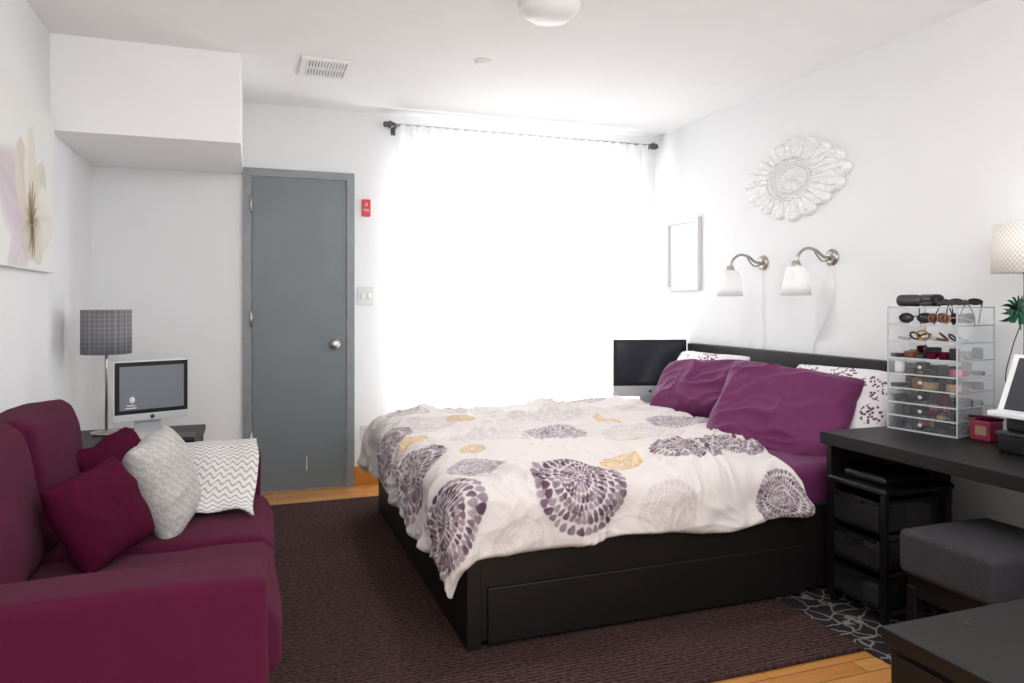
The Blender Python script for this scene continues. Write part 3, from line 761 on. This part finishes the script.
# drawer cart
c=thing('drawer_cart','black plastic three-drawer storage cart under the desk','drawer cart',(2.39,2.24,0))
cx0,cx1,cy0,cy1=2.225,2.565,2.085,2.360; cf=.0105
for x in (cx0+.012,cx1-.012):
    for y in (cy0+.012,cy1-.012): bb('post',x-.012,x+.012,y-.012,y+.012,cf,.50,M_blackp,c,.003)
softbox('top_panel',cx0-.008,cx1+.008,cy0-.008,cy1+.008,.495,.52,.01,M_blackp,c,mid=4)
for z in (.06,.20,.345): 
    bb('rail',cx0+.02,cx1-.02,cy0+.002,cy0+.01,z-.014,z,M_dmetal,c,.001)
    bb('rail',cx0+.02,cx1-.02,cy1-.01,cy1-.002,z-.014,z,M_dmetal,c,.001)
def m_smoke():
    m=bpy.data.materials.new('smoked_plastic'); m.use_nodes=True; nt=m.node_tree; N=nt.nodes; L=nt.links
    out=N['Material Output']; b=N['Principled BSDF']; b.inputs['Base Color'].default_value=(.025,.025,.028,1); b.inputs['Roughness'].default_value=.25
    tr=N.new('ShaderNodeBsdfTransparent'); tr.inputs[0].default_value=(.8,.8,.82,1)
    tc=N.new('ShaderNodeTexCoord'); ch=N.new('ShaderNodeTexChecker'); ch.inputs['Scale'].default_value=160; L.new(tc.outputs['Object'],ch.inputs[0])
    mr=N.new('ShaderNodeMapRange'); mr.inputs[3].default_value=.5; mr.inputs[4].default_value=.75; L.new(ch.outputs['Fac'],mr.inputs[0])
    ms=N.new('ShaderNodeMixShader'); L.new(mr.outputs[0],ms.inputs[0]); L.new(tr.outputs[0],ms.inputs[1]); L.new(b.outputs[0],ms.inputs[2])
    L.new(ms.outputs[0],out.inputs[0]); return m
M_smoke=m_smoke()
for z0,z1 in ((.065,.185),(.205,.33),(.35,.475)):
    dx0,dx1,dy0,dy1=cx0-.004,cx1-.015,cy0+.026,cy1-.026
    dr=boxes('drawer',[(dx0,dx1,dy0,dy1,z0,z0+.006),(dx0,dx0+.004,dy0,dy1,z0+.006,z1-.02),(dx1-.004,dx1,dy0,dy1,z0+.006,z1-.02),(dx0+.004,dx1-.004,dy0,dy0+.004,z0+.006,z1-.02),(dx0+.004,dx1-.004,dy1-.004,dy1,z0+.006,z1-.02)],M_smoke,c)
    boxes('handle',[(cx0-.020,cx0-.004,cy0+.10,cy1-.10,z1-.028,z1-.018)],M_blackp,dr)
    boxes('drawer_trim',[(cx0-.008,cx0-.004,cy0+.03,cy1-.03,z0,z0+.012),(cx0-.008,cx0-.004,cy0+.03,cy1-.03,z1-.02,z1-.007),(dx0,dx1,dy0-.003,dy0,z1-.02,z1-.008)],M_blackp,dr)
    for i in range(5):
        mt,nm=random.choice([(M_blackp,'black'),(M_white,'white'),(M_red,'red'),(M_plumd,'plum'),(M_grey,'grey'),(M_teal,'teal'),(M_grey,'grey')])
        cx=dx0+.045+.055*i; hh=random.uniform(.03,.075)
        o=box('cosmetic_box',(cx,dy0+.07+random.uniform(-.02,.05),z0+.007+hh/2),(.042,.08,hh),mt,None,.004,rot=(0,0,0))
        meta(o,nm+' small box stored inside the drawer cart','cosmetics',group='boxes in the drawer cart')
meta(softbox('folded_bag',2.26,2.52,2.12,2.33,.52,.555,.02,M_blackp,nz=.004),'flat black bag lying on the drawer cart','bag')

# stool
s=thing('stool','square stool with a charcoal upholstered cushion by the desk','stool',(2.25,1.72,0))
softbox('seat_cushion',2.065,2.48,1.545,1.885,.31,.455,.020,M_grey,s,puff=(0,0,.010),nz=.003)
bb('apron',2.085,2.46,1.57,1.86,.24,.312,M_blackp,s)
for x in (2.10,2.44):
    for y in (1.585,1.845): bb('leg',x-.018,x+.018,y-.018,y+.018,.0105 if y>1.6 and x>2.03 else 0,.27,M_blackp,s)

# cabinet near camera
c=thing('low_cabinet','low black-brown wooden cabinet with drawers','cabinet',(1.75,.95,0))
bb('body',1.335,2.16,.50,1.235,.02,.465,M_black,c,.002)
bb('top_panel',1.32,2.175,.485,1.25,.465,.50,M_black,c,.003)
for z0,z1 in ((.04,.24),(.25,.45)):
    dd=bb('drawer',1.325,1.335,.52,1.215,z0,z1,M_black,c,.002)
lathe('screw_cap',[(0,0),(.005,0),(.004,.0015),(0,.0015)],M_dmetal,c,loc=(1.51,1.19,.50),seg=14)
for x in (1.36,2.13):
    for y in (.53,1.21): bb('foot',x-.02,x+.02,y-.02,y+.02,0,.02,M_black,c,0)

# organizer
OX,OY,OZ=2.70,2.250,.69; OR=-math.radians(80)
o_=thing('acrylic_organizer','clear acrylic makeup organizer tower with stacked trays','organizer',(OX,OY,OZ),OR,local=True)
ow,od,oh=.285,.27,.515
for x in (-ow/2,ow/2): box('side_panel',(x,0,oh/2),(.004,od,oh),M_acr,o_,0)
box('back_panel',(0,od/2,oh/2),(ow,.004,oh),M_acr,o_,0)
levels=[.004,.06,.115,.175,.235,.30,.37,.44,.512]
for i,z in enumerate(levels):
    box('shelf',(0,0,z),(ow-.004,od-.004,.004),M_acr,o_,0)
    boxes('shelf_rim',[(-ow/2,ow/2,-od/2-.002,-od/2+.001,z-.003,z+.003),(ow/2,ow/2+.002,-od/2,od/2,z-.002,z+.002)],M_acre,o_)
for x in (-ow/2,ow/2):
    for y in (-od/2,od/2): box('corner_edge',(x,y,oh/2),(.004,.004,oh),M_acre,o_,0)
for z0,z1 in zip(levels[:5],levels[1:6]):
    dr=box('drawer_front',(0,-od/2-.001,(z0+z1)/2),(ow-.02,.004,z1-z0-.012),M_acr,o_,0)
    lathe('knob',[(0,0),(.006,0),(.008,.008),(0,.010)],M_acre,dr,loc=(0,-od/2-.003,(z0+z1)/2),rot=(PI/2,0,0),seg=12)
Rz=Matrix.Rotation(OR,4,'Z')
def ow_(x,y,z):
    v=Rz@Vector((x,y,z)); return (OX+v.x,OY+v.y,OZ+v.z)
def sunglasses(loc,rz,mf,ml,label,tilt=0):
    g=thing('sunglasses',label,'sunglasses',loc,rz,local=True)
    g.rotation_euler[0]=tilt
    for sx in (-1,1):
        pts=[(sx*.033+.026*math.cos(a),0,.024+.019*math.sin(a)) for a in [k*2*PI/16 for k in range(17)]]
        tube('rim',pts,.0028,mf,g,seg=6,sm=False)
        lathe('lens',[(0,-.001),(.025,-.001),(.025,.001),(0,.001)],ml,g,loc=(sx*.033,0,.024),rot=(PI/2,0,0),seg=24,sy=.76)
        tube('temple',[(sx*.060,0,.028),(sx*.061,.06,.026),(sx*.058,.105,.012)],.0025,mf,g,seg=6)
    tube('bridge',[(-.008,0,.028),(0,-.002,.032),(.008,0,.028)],.0025,mf,g,seg=6)
    g['group']='sunglasses in the organizer'
    return g
sg=[(M_blackp,M_screen,'black sunglasses'),(M_tan,M_amber,'tan sunglasses with amber lenses'),(M_blackp,M_blackp,'glossy black sunglasses'),(M_blackp,M_teal,'black sunglasses with teal lenses'),(M_amber,M_screen,'brown sunglasses')]
k=0
for (x,y,rz,tl) in ((-.060,-.075,.45,0),(.045,-.085,-.35,0),(.10,-.02,1.25,0),(-.01,-.02,.1,0),(.07,.04,1.9,0)):
    mf,ml,lb=sg[k%5]; k+=1
    sunglasses(ow_(x,y,levels[7]+.0035),OR+rz,mf,ml,lb+' resting on an organizer shelf')
for i,(x,y,rz,tl) in enumerate(((.02,-.085,.3,-1.1),(.10,-.04,1.3,-1.0),(.08,.05,.7,-.9),(.03,.03,-.4,-1.1))):
    mf,ml,lb=((M_blackp,M_screen,'black sunglasses'),(M_dmetal,M_blackp,'dark metal sunglasses'),(M_blackp,M_blackp,'glossy black sunglasses'),(M_amber,M_screen,'brown sunglasses'))[i]; sunglasses(ow_(x,y,levels[8]+.008),OR+rz,mf,ml,lb+' lying on top of the organizer',tilt=tl)
def compact(x,y,z,r,h,mt,lb,nm='compact',cat='cosmetics'):
    o=lathe(nm,[(0,0),(r*.95,0),(r,h*.2),(r,h*.8),(r*.93,h),(0,h)],mt,loc=ow_(x,y,z),seg=24); meta(o,lb,cat,group='cosmetics in the organizer')
def case(x,y,z,rz,w,d_,h,mt,lb):
    o=softbox('glasses_case',-w/2,w/2,-d_/2,d_/2,-h/2,h/2,h*.45,mt,mid=6); o.location=ow_(x,y,z+h/2+.001); o.rotation_euler=(0,0,OR+rz); meta(o,lb,'glasses case')
case(-.095,-.06,levels[8]+.0025,.5,.10,.06,.050,M_dmetal,'dark grey rounded glasses case on top of the organizer')
case(-.06,.035,levels[8]+.0025,-.4,.12,.06,.052,M_blackp,'black rounded glasses case on top of the organizer')
def bracelet(x,y,z,r,mt,lb,tx):
    pts=[(r*math.cos(a),r*math.sin(a),0) for a in [k*2*PI/20 for k in range(21)]]
    o=tube('bracelet',pts,.004,mt,None,seg=8,sm=False); o.data.transform(Matrix.Translation((r,0,0)))
    o.location=ow_(x,y,z+.005+abs(math.sin(tx))*r); o.rotation_euler=(tx,0,random.uniform(0,3)); meta(o,lb,'jewellery',group='bracelets in the organizer')
for i in range(9):
    mt,nm=random.choice([(M_gold,'gold-tone'),(M_silver,'silver-tone'),(M_blackp,'black'),(M_dmetal,'dark metal'),(M_amber,'brown')])
    bracelet(-.10+.026*i,-.085+.03*(i%3),levels[6]+.003,random.uniform(.016,.024),mt,nm+' bangle bracelet lying on an organizer shelf',random.uniform(.1,1.0))
pal=[M_pink,M_blackp,M_dmetal,M_white,M_tan,M_blackp,M_dmetal,M_amber,M_plumd,M_blackp,M_grey,M_blackp,M_grey,M_blackp]
names=['pink','black','dark grey','white','tan','black','grey','brown','plum','black','charcoal','black','charcoal','black']
for li in range(6):
    z=levels[li]+.0025
    for row in range(3):
      for i in range(6):
        x=-.112+.045*i+random.uniform(-.006,.006); j=random.randrange(14); y=-.095+.08*row+random.uniform(-.01,.01)
        q=random.random()
        if q<.35: compact(x,y,z,random.uniform(.014,.021),random.choice((.014,.03,.046)),pal[j],names[j]+' round cosmetic compact inside the organizer')
        elif q<.95:
            hh=random.choice((.016,.028,.042)); p=ow_(x,y,z+hh/2+.0005)
            meta(box('cosmetic_box',p,(random.uniform(.03,.042),random.uniform(.04,.06),hh),pal[j],None,.004,rot=(0,0,OR+random.uniform(-.7,.7))),names[j]+' cosmetic box inside the organizer','cosmetics',group='cosmetics in the organizer')

# desk items
mb=thing('makeup_box','dark rose makeup box with a pale label on the desk','box',(2.665,2.02,.69))
softbox('body',2.635,2.710,1.985,2.070,.69,.768,.006,M_rose,mb,mid=4)
box('lid',(2.673,2.028,.776),(.080,.090,.010),M_plumd,mb,.004,rot=(0,.10,0))
box('tag',(2.6337,2.020,.730),(.002,.045,.035),M_tan,mb,0)
bx=thing('storage_box','black storage box with silver trim on the desk','box',(2.70,1.78,.69))
softbox('body',2.50,2.88,1.60,1.855,.69,.755,.008,M_blackp,bx,mid=4)
bb('lid',2.495,2.885,1.595,1.86,.755,.765,M_dmetal,bx,.002)
bx2=meta(softbox('black_case',2.53,2.86,1.62,1.85,.765,.815,.012,M_blackp,mid=4),'flat black case stacked on a storage box','case')
lp=thing('laptop','silver-edged white laptop with a dark screen on stacked boxes','laptop',(2.70,1.74,.815),0)
bb('keyboard_base',2.50,2.78,1.58,1.895,.815,.834,M_whitep,lp,.004)
box('lid',(2.60,1.74,.925),(.014,.31,.23),M_whitep,lp,.004,rot=(0,.42,0))
box('screen',(2.5930,1.735,.9285),(.002,.27,.20),M_screen,lp,0,rot=(0,.42,0))
def m_lattice():
    m=mat('lattice_white_shade',(248,246,240),.8,spec=.1); N,L,b=nodes(m)
    tc=N.new('ShaderNodeTexCoord')
    ws=[]
    for dr in ((1,1,1),(1,-1,1)):
        v=N.new('ShaderNodeVectorMath'); v.operation='DOT_PRODUCT'; v.inputs[1].default_value=(44*dr[0],9*dr[1],0); L.new(tc.outputs['UV'],v.inputs[0])
        f=N.new('ShaderNodeMath'); f.operation='FRACT'; L.new(v.outputs['Value'],f.inputs[0])
        g=N.new('ShaderNodeMath'); g.operation='LESS_THAN'; g.inputs[1].default_value=.22; L.new(f.outputs[0],g.inputs[0]); ws.append(g)
    mx_=N.new('ShaderNodeMath'); mx_.operation='MAXIMUM'; L.new(ws[0].outputs[0],mx_.inputs[0]); L.new(ws[1].outputs[0],mx_.inputs[1])
    mx=N.new('ShaderNodeMix'); mx.data_type='RGBA'; L.new(mx_.outputs[0],mx.inputs[0]); mx.inputs[6].default_value=srgb(250,248,244); mx.inputs[7].default_value=srgb(218,212,202)
    L.new(mx.outputs[2],b.inputs['Base Color']); return m
M_lat=m_lattice()
L2=drumlamp('table_lamp',(2.775,1.945,.69),.645,.83,.116,.106,.009,M_lat,M_dmetal,'dark metal table lamp with a white lattice-patterned shade')
sh=[c for c in L2.children if c.name.startswith('shade')][0]
uvl=sh.data.uv_layers.new(name='UVMap')
for poly in sh.data.polygons:
    an=[math.atan2(sh.data.vertices[sh.data.loops[li].vertex_index].co.y,sh.data.vertices[sh.data.loops[li].vertex_index].co.x)/(2*PI) for li in poly.loop_indices]
    wrap=max(an)-min(an)>.5
    for li,aa in zip(poly.loop_indices,an):
        zz=sh.data.vertices[sh.data.loops[li].vertex_index].co.z
        uvl.data[li].uv=((aa+1 if (wrap and aa<0) else aa),(zz-.645)/.185)
point('desk_lamp_light',(2.775,1.90,1.62),.5,.05)  # added fill above the desk lamp to whiten its shade
fe=thing('feather_clip','dark green feather ornament clipped to the lamp pole','feather ornament',(2.715,1.935,1.19),local=True)
for k in range(56):
    an=k*2*PI/56+random.uniform(-.1,.1); L_=random.uniform(.025,.068); tw=random.uniform(-1,1)
    V=[];K=10
    for q in range(K+1):
        t_=q/K; w_=.007*math.sin(PI*min(.98,t_+.05))
        cx=L_*t_; cz=.03*math.sin(t_*2.4)*tw
        for sgn in (-1,1):
            V.append((math.cos(an)*cx-math.sin(an)*w_*sgn,-.004+math.sin(an*2+1)*cx*.5,cz+math.sin(an)*cx+math.cos(an)*w_*sgn))
    mesh_obj('feather',V,[(2*q,2*q+1,2*q+3,2*q+2) for q in range(K)],M_green if k%4 else M_blackp,fe,smooth=True)
tube('clip_stem',[(0,0,0),(.05,.008,-.004)],.004,M_blackp,fe,sm=False)
meta(tube('lamp_wire',[(2.725,1.93,1.14),(2.70,1.945,1.05),(2.68,1.955,.92),(2.72,1.92,.80),(2.74,1.905,.70)],.002,M_blackp),'thin black wire hanging beside the lamp','cable')
meta(tube('power_cable',[(XR-.01,1.75,.45),(XR-.02,1.82,.38),(XR-.015,1.95,.34),(XR-.01,2.05,.33)],.004,M_whitep),'white power cable on the wall under the desk','cable')

# ---------------------------------------------------------------- lights
def area(name,loc,rot,sx,sy,p,col=(1,1,1),shape='RECTANGLE'):
    l=bpy.data.lights.new(name,'AREA'); l.shape=shape; l.size=sx
    if shape=='RECTANGLE': l.size_y=sy
    l.energy=p; l.color=col
    o=bpy.data.objects.new(name,l); COL.objects.link(o); o.location=loc; o.rotation_euler=rot; return o
area('window_daylight',(1.85,5.45,1.35),(-PI/2,0,0),2.3,2.5,150,(.98,.99,1))
area('added_room_fill',(1.1,-.35,2.35),(math.radians(42),0,0),3.4,1.0,60,(.99,.995,1))  # added unseen fill panel above and behind the camera, no real lamp there
area('added_ceiling_fill',(1.17,2.8,2.365),(0,0,0),.22,.22,12,(1,.99,.98),'DISK')  # added downward fill below the dome to brighten far walls and soffit
W=bpy.data.worlds.new('world'); SC.world=W; W.use_nodes=True
bg=W.node_tree.nodes['Background']; bg.inputs[0].default_value=(.98,.99,1,1); bg.inputs[1].default_value=1.6
